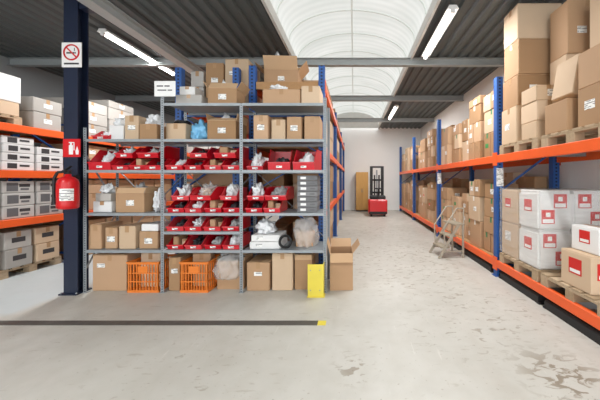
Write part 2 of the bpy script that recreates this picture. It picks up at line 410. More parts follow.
# ------------------------------------------------------------ the room
ZC=3.8; XL,XR,YB,YF=-6.8,3.12,-5.,12.6; SL,SR=-1.187,1.107
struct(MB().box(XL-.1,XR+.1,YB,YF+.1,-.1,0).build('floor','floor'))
struct(MB().box(XR,XR+.1,YB,YF+.1,0,ZC+.1).build('wall_right','wall'))
struct(MB().box(XL-.1,XL,YB,YF+.1,0,ZC+.1).build('wall_left','wallgrey'))
struct(MB().box(XL,XR,YF,YF+.1,0,ZC+.1).build('wall_far','wall'))
per=.19; dp=.04; k=MB()
def deck(a,b):
    x=a; pts=[]
    while x<b:
        for dx,dz in ((0,0),(.075,0),(.1,dp),(.165,dp)): 
            if x+dx<b: pts.append((x+dx,ZC+dz))
        x+=per
    pts.append((b,ZC)); n=len(pts)
    lo=[k.bm.verts.new((p[0],YB,p[1])) for p in pts]; hi=[k.bm.verts.new((p[0],YF+.05,p[1])) for p in pts]
    for i in range(n-1): k.bm.faces.new((lo[i],lo[i+1],hi[i+1],hi[i]))
deck(XL-.05,SL); deck(SR,XR+.05); struct(k.build('ceiling','deck'))
# skylight: kerbs, vaulted sheet, ribs
sk=struct(bpy.data.objects.new('window_1',None)); C.objects.link(sk)
YE=12.3; kb=.14; rise=.55; cxs=(SL+SR)/2; hw=(SR-SL)/2
MB().box(SL-.04,SL,YB,YE,ZC-.03,ZC+kb).box(SR,SR+.04,YB,YE,ZC-.03,ZC+kb).box(SL-.04,SR+.04,YE,YE+.04,ZC-.03,ZC+kb+rise+.02).build('kerb','upstand',sk)
def arc(i,n,r=0): 
    a=math.pi*i/n; return (cxs-math.cos(a)*(hw-r),ZC+kb+math.sin(a)*(rise-r))
k=MB(); n=24
A=[k.bm.verts.new((arc(i,n)[0],YB,arc(i,n)[1])) for i in range(n+1)]; B=[k.bm.verts.new((arc(i,n)[0],YE,arc(i,n)[1])) for i in range(n+1)]
for i in range(n): k.bm.faces.new((A[i],A[i+1],B[i+1],B[i]))
k.build('glazing_sheet','sky',sk,smooth=True)
y=-4.4
while y<YE:
    k=MB()
    for i in range(n):
        (x0,z0),(x1,z1)=arc(i,n,.01),arc(i+1,n,.01)
        k.bar((x0,y,z0),(x1,y,z1),.028,.014)
    k.build('glazing_rib','rib',sk); y+=.775
MB().box(cxs-.016,cxs+.016,YB,YE,ZC+kb+rise-.03,ZC+kb+rise-.01).build('ridge_bar','rib',sk)
# ------------------------------------------------------------ roof steel
for i,y in enumerate((5.33,7.69,10.47)):
    o=MB().box(XL+.01,XR-.01,y-.05,y+.05,3.65,3.662).box(XL+.01,XR-.01,y-.05,y+.05,3.783,3.795).box(XL+.01,XR-.01,y-.006,y+.006,3.662,3.783).build('roof_beam','beam')
    tag(o,f"grey steel roof beam crossing under the skylight, {['nearest','middle','farthest'][i]} of three",'beam','grey beams crossing the ceiling')
o=MB().box(-3.24,-3.08,YB,YF-.01,3.50,3.512).box(-3.24,-3.08,YB,YF-.01,3.636,3.648).box(-3.17,-3.15,YB,YF-.01,3.512,3.636).build('roof_girder','girder')
tag(o,'long light grey steel girder running down the hall, right of the blue column','beam')
# column
t=thing('steel_column','dark blue steel column carrying the signs and fire extinguisher','column',(-3.465,3.37,0))
MB().box(-.085,.085,-.07,-.058,.015,3.79).box(-.085,.085,.058,.07,.015,3.79).box(-.006,.006,-.058,.058,.015,3.79).build('column_shaft','navy',t)
MB().box(-.12,.1,-.1,.1,0,.015).build('base_plate','navy',t)
MB().bar((.08,0,3.56),(.23,0,3.56),.10,.10).build('head_bracket','navy',t)
for sx in (-.1,.088):
    for sy in (-.085,.085): MB().cyl((sx,sy,.015),(sx,sy,.03),.01,6).build('anchor_bolt','steel',t)
# signs
fy=3.298
t=thing('no_smoking_sign','white no smoking sign with red ring high on the blue column','sign',(PX(72,fy),fy,PZ(55,fy)))
MB().box(-.12,.12,-.006,.002,-.15,.15).build('plate','white',t)
k=MB()
for i in range(32):
    a0=2*math.pi*i/32
    k.box(-.009,.009,-.0095,-.006,-.0105,.0105,mtx=Matrix.Translation((.09*math.cos(a0),0,.03+.09*math.sin(a0)))@Matrix.Rotation(-a0,4,'Y'))
k.build('ring','redp',t)
MB().box(-.085,.085,-.0105,-.006,-.008,.008,mtx=Matrix.Translation((0,0,.03))@Matrix.Rotation(math.radians(45),4,'Y')).build('slash','redp',t)
MB().box(-.06,.035,-.0085,-.006,.014,.032).build('cigarette','dark',t)
MB().box(.04,.052,-.0085,-.006,.014,.032).build('cigarette_tip','dark',t)
MB().box(.033,.041,-.0085,-.006,.045,.085).build('smoke','dark',t)
MB().box(-.09,.09,-.008,-.006,-.118,-.098).build('caption','dark',t)
t=thing('extinguisher_sign','red square fire extinguisher sign with white pictogram on blue column','sign',(PX(72,fy),fy,PZ(148,fy)))
MB().box(-.105,.105,-.006,.002,-.11,.11).build('plate','redp',t)
k=MB().box(-.03,.02,-.009,-.006,-.08,.035,bev=.001).box(-.015,.005,-.009,-.006,.035,.06).box(-.03,.035,-.009,-.006,.06,.072)
k.box(.028,.038,-.009,-.006,-.03,.065); k.build('pictogram','white',t)
MB().prism([(.055,-.08),(.085,-.08),(.09,-.04),(.07,.02),(.05,-.04)],-.009,-.006,'y').build('flame','white',t)
# extinguisher
t=thing('fire_extinguisher','red fire extinguisher hung on the blue column','fire extinguisher',(PX(68,3.18),3.18,1.06))
MB().lathe([(.078,0),(.096,.015),(.098,.05),(.098,.30),(.086,.345),(.055,.375),(.03,.385),(.03,.41)]).build('cylinder','redp',t,smooth=True)
MB().cyl((0,0,.41),(0,0,.455),.03,12).box(-.018,.018,-.05,.02,.43,.455).build('valve','black',t)
MB().bar((0,-.03,.455),(.09,-.05,.50),.025,.008).bar((0,-.03,.45),(.09,-.05,.455),.025,.008).build('handle','black',t)
MB().tube([(-.03,0,.44),(-.09,-.03,.43),(-.118,-.04,.36),(-.122,-.04,.25),(-.12,-.04,.15)],.015).build('hose','black',t)
MB().cyl((-.12,-.04,.15),(-.118,-.04,.05),.018,10,.026).build('nozzle','black',t)
k=MB()
for i in range(8):
    a=math.radians(-78+i*9-9); b=math.radians(-78+(i+1)*9-9)
    k.prism([(.0985*math.cos(a),.0985*math.sin(a)),(.0985*math.cos(b),.0985*math.sin(b)),(.1000*math.cos(b),.1000*math.sin(b)),(.1000*math.cos(a),.1000*math.sin(a))],.10,.24,'z')
k.build('instruction_label','label',t)
MB().box(-.02,.02,.08,.119,.28,.40).build('wall_bracket','black',t)
# ------------------------------------------------------------ floor strip
xe=PX(326,2.64)
t=thing('floor_strip','dark worn steel strip with yellow end set across floor before the shelving','floor strip',(-4.3,2.64,0))
MB().box(0,xe+4.3-.08,-.04,.04,0,.005).box(0,xe+4.3-.08,-.01,.01,.005,.007).build('strip','strip',t)
MB().box(xe+4.3-.08,xe+4.3,-.04,.04,0,.005).build('end_marker','yellow',t)
# ------------------------------------------------------------ grey shelving
YS,YSB=3.35,3.85; UX=[-3.34,-2.38,-1.40,-.36]
su=thing('shelving_unit','grey perforated steel shelving, three bays filled with red bins and boxes','shelf',(UX[0],YS,0)); bx=UX[0]
tops=[2.05,2.5,2.354,2.42]
for x,tp in zip(UX,tops):
    for y in (0,YSB-YS-.04):
        u=MB().box(-.02,.02,0,.003,.0,tp).box(-.02,-.017,.003,.04,0,tp).build('upright','steelp',su,(x-bx,y,0))
        MB().box(-.03,.03,-.008,.045,0,.006).build('foot_plate','steel',u)
Ls={'L':[1.908,1.524,.99,.53],'M':[2.355,1.908,1.524,.99,.76,.53],'R':[2.355,1.908,1.524,.99,.53]}
for bi,b in enumerate('LMR'):
    x0,x1=UX[bi]-bx+.022,UX[bi+1]-bx-.022
    for z in Ls[b]:
        MB().box(x0,x1,.001,.49,z-.004,z).box(x0-.01,x1+.01,-.004,.002,z-.034,z).box(x0,x1,.486,.49,z-.034,z-.003).build('shelf','steel',su)
    MB().bar((x0,.5,.55),(x1,.5,1.5),.025,.004).bar((x1,.5,.55),(x0,.5,1.5),.025,.004).build('back_brace','steel',su)
for x in (UX[0],UX[3]):
    MB().bar((x-bx,.02,.3),(x-bx,.48,1.0),.004,.025).bar((x-bx,.48,1.0),(x-bx,.02,1.7),.004,.025).build('side_brace','steel',su)
# red bins
def binrow(bay,z,spec,phrase,th=.2695):
    """spec: (centre offset 0..1, tier, kind, (fill, height) or None, yaw)"""
    bi='LMR'.index(bay); x0,x1=UX[bi]+.03,UX[bi+1]-.03; W=x1-x0
    low=[s for s in spec if s[1]==0]; top=[s for s in spec if s[1]==1]
    for grp,nm in ((low,'lower row' if top else 'row'),(top,'upper row')):
        for i,sp in enumerate(grp):
            u,tr,kd,fill=sp[:4]; yaw=sp[4] if len(sp)>4 else None
            n=len(grp); zz=z+.001+(0 if tr==0 else th)
            pos=lr(i,n) if n>1 else 'only'
            put_bin(x0+W*u,3.57+random.uniform(-.015,.02),zz,f"red picking bin, {pos} one in {nm}, {phrase}",kd,yaw)
            if not fill: continue
            w=DIM[kd][0]-.04
            if fill[0]=='b':   # small cartons standing in the bin
                for q in range(2):
                    carton(f"small {['brown','pale'][q]} box in {pos} bin, {nm}, {phrase}",x0+W*u-w/2+q*w/2+.004,x0+W*u-w/2+(q+1)*w/2-.004,3.45+.05*q,3.66,zz+.008,fill[1]-.04*q,['card','card2'][q],name='small_box',tape=bool(q))
                continue
            mm,desc={'w':('bag','crumpled white bag'),'g':('greybag','grey plastic bag'),'c':('clearbag','clear plastic bag'),'k':('blackbag','heap of black parts'),'u':('bluebag','blue plastic bag')}[fill[0]]
            bag(f"{desc} in {pos} bin, {nm}, {phrase}",x0+W*u+random.uniform(-.008,.008),3.555,zz+.008,w,.29,fill[1],mm,i*3.1+z*7+tr,amp=random.uniform(.4,.7))
binrow('L',1.524,[(.155,0,'deep',('w',.25)),(.425,0,'slim',('k',.1)),(.66,0,'slim',('b',.14)),(.89,0,'slim',('k',.12)),(.46,1,'slim',('w',.16),.04),(.81,1,'mid',('g',.15),-.05)],'left bay second shelf',.1535)
binrow('M',1.524,[(.12,0,'slim',('w',.14)),(.37,0,'slim',('k',.11)),(.63,0,'slim',('b',.13)),(.88,0,'slim',('g',.12)),(.42,1,'slim',('k',.12),.08),(.80,1,'mid',('b',.14),-.05)],'middle bay third shelf',.1535)
binrow('M',.99,[(.12,0,'slim',('k',.11)),(.37,0,'slim',('w',.13)),(.63,0,'slim',('b',.14)),(.88,0,'slim',('k',.12)),(.16,1,'slim',('w',.2),.1),(.48,1,'mid',('c',.24),-.06),(.83,1,'slim',('w',.22),.05)],'middle bay fourth shelf',.1535)
carton('small pale box inside the clear bag, middle bay fourth shelf',-1.98,-1.86,3.50,3.62,1.152,.14,'card2',name='small_box')
binrow('M',.76,[(.12,0,'slim',('k',.12)),(.37,0,'slim',('w',.17)),(.63,0,'slim',('b',.13)),(.88,0,'slim',('g',.14))],'middle bay fifth shelf')
binrow('M',.53,[(.12,0,'slim',('b',.14)),(.37,0,'slim',('k',.13)),(.63,0,'slim',('g',.13)),(.88,0,'slim',('w',.16))],'middle bay lowest shelf')
binrow('R',1.524,[(.12,0,'small',('w',.24)),(.43,0,'deep',('k',.17),.08),(.78,0,'deep',('w',.25),-.1)],'right bay third shelf')
binrow('R',.99,[(.12,0,'slim',('k',.12)),(.35,0,'slim',('b',.14)),(.13,1,'slim',('w',.22),.04),(.40,1,'mid',('g',.18),-.04)],'right bay fourth shelf',.1535)
def S(px): return PX(px,3.42)
# left bay
put_bin(-3.195,3.57,1.909,'red picking bin alone at left end of left bay top shelf','small')
bag('white bag in the lone bin on left bay top shelf',-3.195,3.55,1.917,.15,.24,.12,'bag',15)
carton('white box beside the red bin on left bay top shelf',S(107),S(122),3.44,3.7,1.909,.19,'whitebox',tape=False)
bag('white crumpled bag on top of white box, left bay top shelf',S(114),3.55,2.1,.17,.22,.12,'bag',3)
carton('upright pale box in centre of left bay top shelf',S(124),S(138),3.42,3.7,1.909,.31,'card2',lab=[('-y',.5,.5,.09,.06,'label')],rz=.04)
carton('low brown box at right end of left bay top shelf',S(140),S(158),3.40,3.72,1.909,.2,'card')
bag('white plastic bag on top of the low brown box, left bay',S(148),3.55,2.11,.2,.22,.15,'bag',19)
carton('white flat box at left of left bay third shelf',S(86)+.09,S(112),3.41,3.75,.991,.14,'whitebox')
carton('small grey box on the white flat box, left bay',S(87)+.09,S(110),3.43,3.7,1.132,.1,'greybox',tape=False)
bag('white bag on top of the small grey box, left bay third shelf',S(100),3.56,1.233,.18,.22,.14,'bag',39)
open_carton('open brown box with raised flaps on left bay third shelf',S(130),3.58,.991,.36,.32,.24,angs=(-25,15,0,5),fl=.3,lab='label')
bag('grey plastic packing heaped in the open box, left bay third shelf',S(130),3.58,1.0,.3,.26,.38,'greybag',71)
bag('white plastic sheet bunched beside open box on left bay third shelf',S(153),3.54,.991,.12,.22,.32,'bag',9)
xs=[90,104,119,138,160]
for i in range(4):
    carton(f"brown box, {lr(i,4)} of four on left bay lowest shelf",S(xs[i])+.018,S(xs[i+1])-.014,3.39+.02*(i%2),3.74,.531,[.31,.27,.29,.22][i],'card' if i!=2 else 'card2',lab=[('-y',.5,.45,.1,.07,'label')] if i in(1,3) else None,rz=[.02,-.02,.01,-.03][i])
carton('flat white carton on top of rightmost box, left bay lowest shelf',S(141),S(158),3.42,3.7,.752,.09,'whitebox',tape=False)
carton('large brown box on floor beside the blue column',-3.30,-2.86,3.40,3.80,.001,.46,'card',lab=[('-y',.25,.7,.1,.05,'label')])
crate('orange slotted crate on floor under the left bay',-2.62,3.53,.001,.39,.36,.38,0)
crate('orange slotted crate on floor under the middle bay',-1.985,3.53,.001,.35,.36,.38,0)
carton('brown box standing inside orange crate under left bay',-2.77,-2.51,3.50,3.65,.012,.44,'card2')
carton('flat brown box standing inside orange crate under middle bay',-2.11,-1.87,3.52,3.64,.012,.43,'card')
carton('narrow brown box on floor between the two orange crates',-2.34,-2.185,3.40,3.72,.001,.42,'card',lab=[('-y',.5,.6,.08,.06,'label')])
# middle bay
carton('grey flat box left on the middle bay top shelf',S(173),S(200),3.46,3.75,2.356,.14,'greybox')
carton('small white box on top of the grey flat box',S(176),S(192),3.48,3.7,2.498,.11,'whitebox')
open_carton('open brown box with splayed flaps on middle bay top shelf',S(220),3.62,2.356,.36,.32,.22,angs=(-40,35,15,35),fl=.45,lab='label',rz=.05)
bag('white film heaped in open box on middle bay top shelf',S(220),3.62,2.364,.3,.26,.38,'bag',27,amp=.6)
carton('brown box at left of middle bay second shelf',S(166),S(186),3.41,3.72,1.909,.21,'card2')
coil('black cable coil lying on brown box, middle bay second shelf',S(176),3.55,2.135,.09,tilt=.0)
bag('light blue plastic bag on middle bay second shelf',S(197),3.52,1.909,.26,.28,.29,'bluebag',5,amp=.5)
open_carton('open brown box at right of middle bay second shelf',S(222),3.58,1.909,.36,.34,.24,angs=(-60,10,0,10),fl=.35,lab='label')
bag('white paper wadding poking out of open middle bay box',S(222),3.58,1.918,.30,.26,.38,'bag',12)
open_carton('brown box lined with plastic on floor under middle bay',S(229),3.62,.001,.34,.32,.36,angs=(150,5,5,5),fl=.2)
bag('big clear plastic bag sagging over box under middle bay',S(227),3.50,.15,.41,.42,.34,'clearbag',21,amp=.24)
# right bay
xs=[253,270,286,303,321]
for i in range(4):
    carton(f"brown box, {lr(i,4)} of four on right bay second shelf",S(xs[i])+.012,S(xs[i+1])-.012,3.40+.015*(i%2),3.75,1.909,[.31,.26,.29,.30][i],'card' if i!=1 else 'card2',lab=[('-y',.5,.5,.09,.07,'label')] if i in(0,2) else None,rz=[-.02,.03,-.01,.02][i])
carton('long flat brown box on right bay top shelf',S(262),S(300),3.42,3.8,2.356,.2,'card',rz=.02)
carton('square brown box at right end of right bay top shelf',S(301),S(320),3.42,3.78,2.356,.24,'card2')
bag('white bag lying on the long flat box, right bay top shelf',S(275),3.6,2.557,.26,.28,.1,'bag',83)
z=.991
for i in range(7):
    carton(f"thin dark grey box with white end label, {tier(i,7)} of seven, right bay fourth shelf",S(297),S(318)-random.uniform(0,.015),3.40+random.uniform(0,.02),3.70,z,.066,'darkbox',tape=False,name='small_box',lab=[('-y',.3,.5,.07,.03,'white'),('-y',.75,.5,.06,.02,'greyprint')],group='thin boxes on right bay fourth shelf'); z+=.067
for i,(w0,w1,h) in enumerate(((250,281,.09),(251,280,.08))):
    carton(f"{['lower','upper'][i]} flat white box on right bay lowest shelf",S(w0),S(w1),3.40+.02*i,3.76,.531+.091*i,h,'whitebox',tape=False,lab=[('-y',.3,.5,.08,.04,'label')])
bag('crumpled white film on the flat white boxes, right bay lowest shelf',S(262),3.58,.706,.28,.28,.2,'bag',93)
coil('black cable coil leaning beside the clear bag, right bay lowest shelf',S(285),3.42,.62,.08,tilt=1.35)
carton('small brown box inside clear bag on right bay lowest shelf',S(294),S(312),3.5,3.68,.532,.2,'card')
bag('large clear plastic bag slumped on right bay lowest shelf',S(304),3.60,.531,.35,.36,.40,'clearbag',31,amp=.24)
carton('brown box at left under the right bay on floor',S(247),S(270),3.40,3.75,.001,.36,'card',lab=[('-y',.5,.6,.1,.05,'label')])
carton('tall narrow brown box on floor under right bay',S(272),S(293),3.41,3.72,.001,.48,'card2')
open_carton('open brown box behind yellow guard under right bay',S(303),3.60,.001,.22,.30,.38,angs=(10,0,0,5),fl=.4)
open_carton('large open brown box standing on aisle floor by shelving end',-.17,3.60,.001,.29,.36,.47,.06,angs=(150,38,25,14),fl=.5)
# yellow guard
t=thing('post_guard','yellow steel corner guard standing at shelving foot','guard',(-.46,3.23,0))
MB().box(-.095,.095,0,.006,0,.39,bev=.002).box(.089,.095,.005,.1,0,.39).build('guard_plate','yellow',t)
for x in (-.06,.05):
    for z in (.08,.32): MB().cyl((x,-.004,z),(x,.001,z),.007,10).build('bolt','steel',t)
MB().box(-.1,.11,-.02,.09,0,.006).build('foot_plate','yellow',t)
# hanging sign
t=thing('shelf_sign','small white printed sign on the post between left and middle bays','sign',(-2.34,3.344,2.53))
MB().box(-.13,.13,-.004,0,-.095,.095).build('plate','white',t)
for x0,x1,z0,z1 in ((-.1,-.02,.025,.04),(-.005,.06,.025,.04),(-.09,.02,-.025,-.012),(.035,.09,-.025,-.012)):
    MB().box(x0,x1,-.0055,-.004,z0,z1).build('lettering','dark',t)
# ------------------------------------------------------------ racks behind the shelving
ra=rack('blue and orange pallet rack lining the left of the aisle',-1.54,-.43,[4.0,6.75,9.5,12.2],[.95,1.9,2.85],3.08,'all',btop=2.4)
MB().box(-.46,.46,-.02,.02,2.74,2.85,bev=.004).build('end_board','board',ra)
rack('blue and orange pallet rack behind the red bins, middle row',-2.62,-1.69,[4.0,6.75,9.5,12.2],[.95,1.75,2.52],3.05,'all',btop=2.4)
for zi,z in enumerate((.0,.95,1.9,2.85)):
    lv=['floor level','first beam level','second beam level','top level'][zi]
    for b,(a,e,n) in enumerate(((4.12,6.6,3),(6.9,9.35,2),(9.65,12.05,2))):
        w=(e-a)/n
        for i in range(n):
            if zi==3 and b==0 and i==0: continue
            hs=[.4,.36] if zi<3 and (i+b)%2==0 else ([.55] if zi<3 else [.38])
            stack(f"{near(i)} stack, {['near','middle','far'][b]} bay, {lv}, aisle left rack",hs,-.95-.05*i,-.49,a+i*w,a+(i+1)*w-.08,z+.002)
    for i in range(2) if zi<3 else []:
        a=4.12+i*.8
        if zi<2: stack(f"{near(i)} stack, middle row rack, {lv}",[.36,.3],-2.48,-1.82,a,a+.7,z+.002)
        stack(f"{near(i)} inner stack, {lv}, aisle left rack",[.36,.3],-1.42,-1.06,a,a+.7,z+.002)
stack('left on top of the middle row rack',[.3,.24],-2.5,-2.28,4.1,4.6,2.522,'grey cardboard','greybox',axis='y')
carton('large brown box on top of middle row rack, left one',-2.26,-1.99,4.1,4.55,2.522,.66,'card',axis='y',lab=[('-y',.5,.6,.1,.07,'label')],rz=.03)
carton('largest brown box on top of middle row rack',-1.96,-1.60,4.1,4.6,2.522,.72,'card2',axis='y',lab=[('-y',.3,.7,.08,.06,'label')],rz=-.02)
stack('set back on top of the middle row rack',[.4,.3],-2.45,-1.85,4.8,5.5,2.522)
open_carton('open brown box on top of rack end under the skylight',PX(283,4.35),4.40,2.851,.52,.42,.26,angs=(25,40,-10,50),fl=.6,lab='label',rz=.06)
bag('white film bundle piled in open box on rack top',PX(281,4.35),4.40,2.86,.46,.36,.66,'bag',44,amp=.6)
# ------------------------------------------------------------ left rack
rack('blue and orange rack along the far left wall',-4.86,-5.9,[1.95,4.65,7.35,10.05],[.84,1.54,2.2],2.45,'all')
xa,xb=-5.55,-4.9
pallet(-5.38,3.32,0,'wooden pallet on floor at left edge under left rack')
pallet(-5.38,4.16,0,'wooden pallet on floor under left rack nearest blue column')
for p,(y0) in enumerate((2.95,3.78)):
    for j in range(2):
        stack(f"{'outer' if j==0 else 'inner'} stack, {['left edge','blue column'][p]} floor pallet, left rack",[.27,.25],xa,xb,y0+j*.38,y0+j*.38+.36,.132,'grey brown','card2' if j else 'greybox',labs=lambda i:[('+x',.5,.5,.16,.07,'dark')])
cols=[(2.95,3.33),(3.35,3.74),(3.76,4.15),(4.17,4.56)]
for ci,(y0,y1) in enumerate(cols):
    q=['fourth','third','second','first'][ci]
    stack(f"{q} column left of blue column, left rack lower shelf",[.185,.185,.17],xa,xb,y0,y1,.842,'pale printed','printbox',name='grey_carton',jit=.006,labs=lambda i:[('+x',.3,.5,.13,.12,'greyprint'),('+x',.68,.62,.13,.045,'dark'),('+x',.68,.3,.10,.03,'greyprint')],tape=False)
    stack(f"{q} column left of blue column, left rack middle shelf",[.125,.125,.125]+([.11] if ci!=3 else []),xa,xb,y0,y1,1.542,'flat white','whitebox',name='white_carton',jit=.006,labs=lambda i:[('+x',.3,.5,.11,.075,'dark'),('+x',.68,.55,.12,.03,'dark')],tape=False)
pallet(-5.38,3.62,2.2,'wooden pallet high on left rack top level at photo edge')
carton('long grey brown carton on high left pallet',-5.7,-4.95,3.25,4.0,2.332,.2,'card2')
carton('large white box topping the high left pallet',-5.65,-4.95,3.24,4.02,2.533,.38,'whitebox',tape=False,name='white_box')
stack('high on left rack beside blue column',[.26,.22],xa,xb,4.12,4.55,2.202,'grey cardboard','greybox',labs=lambda i:[('+x',.5,.5,.12,.07,'label')])
for i in range(4):
    a=4.77+i*.632
    stack(f"{near(i)} stack, second bay, top level, left rack",[[.24,.22,.2],[.2,.22,.24,.14],[.3,.3],[.24,.2,.24]][i],xa,xb,a,a+.62,2.202,'grey cardboard','greybox',labs=lambda i:[('+x',.5,.5,.12,.07,'label')])
    stack(f"{near(i)} stack, second bay, middle shelf, left rack",[[.26,.24],[.16,.16,.16],[.22,.26],[.24,.24]][i],xa,xb,a,a+.62,1.542,'grey cardboard','greybox' if i%2 else 'card',labs=lambda i:[('+x',.5,.5,.12,.07,'label')])
    stack(f"{near(i)} stack, second bay, lower shelf, left rack",[.3,.26],xa,xb,a,a+.62,.842)
    stack(f"{near(i)} stack, second bay, floor, left rack",[.34,.3],xa,xb-.03,a,a+.62,.002)
for i in range(3):
    a=7.47+i*.84
    stack(f"{near(i)} stack, third bay, top level, left rack",[.35,.3],xa,xb,a,a+.8,2.202,'grey cardboard','greybox')
    stack(f"{near(i)} stack, third bay, middle shelf, left rack",[.26,.24],xa,xb,a,a+.8,1.542)
    stack(f"{near(i)} stack, third bay, lower shelf, left rack",[.5],xa,xb,a,a+.8,.842)
# ------------------------------------------------------------ right rack
RY=[1.1,3.96,6.73,9.5,12.25]
rack('long blue and orange pallet rack along the right wall',2.07,2.98,RY,[.24,1.76],2.9,[(i,z) for i in (1,2,3) for z in (.24,1.76)],[(3.46,1.76),(2.6,1.76),(3.46,.24),(2.61,.24),(1.7,.24)])
pallet(2.52,3.46,1.7605,'wooden pallet under tall box stack, right rack upper level')
pallet(2.52,2.60,1.7605,'wooden pallet under leaning box at right edge, upper level')
zu=1.892
stack('tall stack by nearest blue upright, right rack',[.48,.40,.46,.46],2.10,2.70,3.47,3.86,zu,axis='x',labs=rlab(),jit=.03)
stack('small front stack on right rack upper pallet',[.2,.23,.18],2.10,2.41,3.09,3.42,zu,'pale cardboard','card2',axis='y',labs=rlab(),jit=.03)
stack('big rear stack on right rack upper pallet',[.55,.42,.62],2.45,2.92,3.09,3.42,zu,axis='y',labs=rlab(),jit=.03)
stack('narrow stack against wall behind tall stack',[.6,.5,.52],2.73,2.94,3.47,3.85,zu)
carton('squat brown box under the leaning box, upper right pallet',2.10,2.43,2.66,2.98,zu,.32,'card',axis='y',lab=[('-y',.5,.5,.1,.07,'label')])
carton('brown box tilted against its neighbour on upper right pallet',2.15,2.43,2.66,2.96,zu+.322+.026,.40,'card2',axis='y',rot=(0,math.radians(10),0))
stack('rear stack beside the leaning box, upper right pallet',[.5,.42,.55],2.56,2.93,2.62,2.98,zu,axis='y',labs=rlab())
stack('nearest stack at photo right edge, upper right pallet',[.36,.34],2.12,2.62,2.23,2.58,zu,axis='y',labs=rlab())
# lower: wrapped load
pallet(2.52,3.46,.2405,'wooden pallet under the film wrapped load, right rack lower level')
pallet(2.52,2.61,.2405,'wooden pallet in front of the wrapped load, right rack lower level')
for lz in range(2):
    for c in range(2):
        x0=2.11+c*.4
        carton(f"{['bottom','top'][lz]} brown carton, {'aisle' if c==0 else 'wall'} side, back row of film wrapped load",x0,x0+.395,3.475,3.86,.372+lz*.45,.447,'card2',axis='y',name='wrapped_carton',lab=[('-x',.4,.6,.13,.12,'label' if lz==0 else 'redlabel')])
        t=thing('white_container',f"{['bottom','top'][lz]} white red-labelled container, {'aisle' if c==0 else 'wall'} side, front of wrapped load",'container',(x0+.1975,3.275,.372+lz*.455),0,'white containers on the wrapped pallet')
        MB().box(-.198,.198,-.19,.19,0,.43,bev=.02,seg=2).build('body','palebox',t)
        MB().box(-.18,.18,-.172,.172,.43,.452,bev=.006).build('lid','palebox',t)
        for (ox,zz) in (((-.07,.25),(.07,.05)) if (lz+c)%2==0 else ((.05,.25),(-.09,.07))):
            q=MB().box(ox-.075,ox+.075,-.1915,-.187,zz,zz+.16).build('label','redlabel',t)
            MB().box(ox-.062,ox+.062,-.1925,-.191,zz+.01,zz+.055).build('label_panel','white',q)
            MB().box(ox-.025,ox+.025,-.1925,-.191,zz+.08,zz+.13).build('label_mark','white',q)
        if c==0:
            q=MB().box(-.1995,-.195,-.07,.07,.2,.34).build('label','redlabel',t)
            MB().box(-.2005,-.199,-.055,.055,.212,.245).build('label_panel','white',q)
t=thing('stretch_film','hazy wrinkled stretch film wrapped round the load of white containers','film',(2.51,3.472,.385))
sx,sy=.415,.398
bm=bmesh.new()
ring=[]; NS=26
for (ax,ay),(bx_,by_) in (((-sx,-sy),(sx,-sy)),((sx,-sy),(sx,sy)),((sx,sy),(-sx,sy)),((-sx,sy),(-sx,-sy))):
    for q in range(NS): ring.append((ax+(bx_-ax)*q/NS,ay+(by_-ay)*q/NS))
rows=[]
for zz in range(13):
    row=[]
    for (x,y) in ring:
        z=.905*zz/12
        w=.006*noise.noise(Vector((x*5+z*4,y*5-z*3,z*3)))+.005
        row.append(bm.verts.new((x+(w if x>0 else -w)*(abs(x)>sx-.001),y+(w if y>0 else -w)*(abs(y)>sy-.001),z)))
    rows.append(row)
for a,b in zip(rows[:-1],rows[1:]):
    for i in range(len(ring)): bm.faces.new((a[i],a[(i+1)%len(ring)],b[(i+1)%len(ring)],b[i]))
bm.faces.new(rows[-1])
k=MB(); k.bm.free(); k.bm=bm; k.build('film_wrap','film',t)
carton('brown box with red label nearest camera on right rack',2.11,2.48,2.40,2.76,.372,.34,'card2',axis='y',lab=[('-x',.5,.6,.15,.15,'redlabel'),('-y',.35,.6,.15,.15,'redlabel')])
carton('brown box with red label beside the wall, front pallet',2.5,2.92,2.40,2.76,.372,.40,'card2',axis='y',lab=[('-y',.3,.6,.15,.15,'redlabel')])
carton('white box with red label stacked on the nearest red-labelled brown box',2.20,2.47,2.42,2.74,.714,.24,'whitebox',axis='y',lab=[('-x',.5,.6,.12,.12,'redlabel'),('-y',.4,.6,.12,.12,'redlabel')])
carton('white box with red label stacked against the wall, front pallet',2.54,2.90,2.42,2.74,.774,.28,'whitebox',axis='y',lab=[('-x',.5,.6,.12,.12,'redlabel'),('-y',.4,.6,.12,.12,'redlabel')])
plan={1:([.4,.36,.3],[.3,.34,.3,.14],[.42,.45],[.3,.3,.22],[.45,.4]),2:([.42,.4],[.3,.3,.26,.2],[.5,.4],[.4,.36]),3:([.4,.4],[.35,.3,.3],[.3,.35,.3],[.45,.3])}
planL={1:([.3,.26,.3,.24],[.45,.42,.3],[.25,.25,.24,.2],[.5,.3],[.3,.4,.3]),2:([.44,.34,.3],[.3,.3,.3,.2],[.45,.5],[.3,.4,.3]),3:([.44,.4,.3],[.4,.36,.3],[.3,.35,.4],[.5,.5])}
for b in (1,2,3):
    a,e=RY[b]+.08,RY[b+1]-.08
    for lv,z,pl in (('upper',1.761,plan),('lower',.241,planL)):
        n=len(pl[b]); w=(e-a)/n
        for i,hs in enumerate(pl[b]):
            lf=rlab(('-x','-x','-y'))
            stack(f"{near(i)} stack, {lv} level, {['','second','third','fourth'][b]} bay of right rack",hs,2.12+.05*((i*2+b)%3),2.5+.08*(i%3),a+i*w,a+(i+1)*w-.02-.05*(i%2),z,look='brown',axis='x',labs=lf,split=.5 if b<3 else 0)
            stack(f"wall side {near(i)} stack, {lv} level, {['','second','third','fourth'][b]} bay, right rack",[h*1.1 for h in hs],2.70,2.92,a+i*w,a+(i+1)*w-.03,z,axis='x')
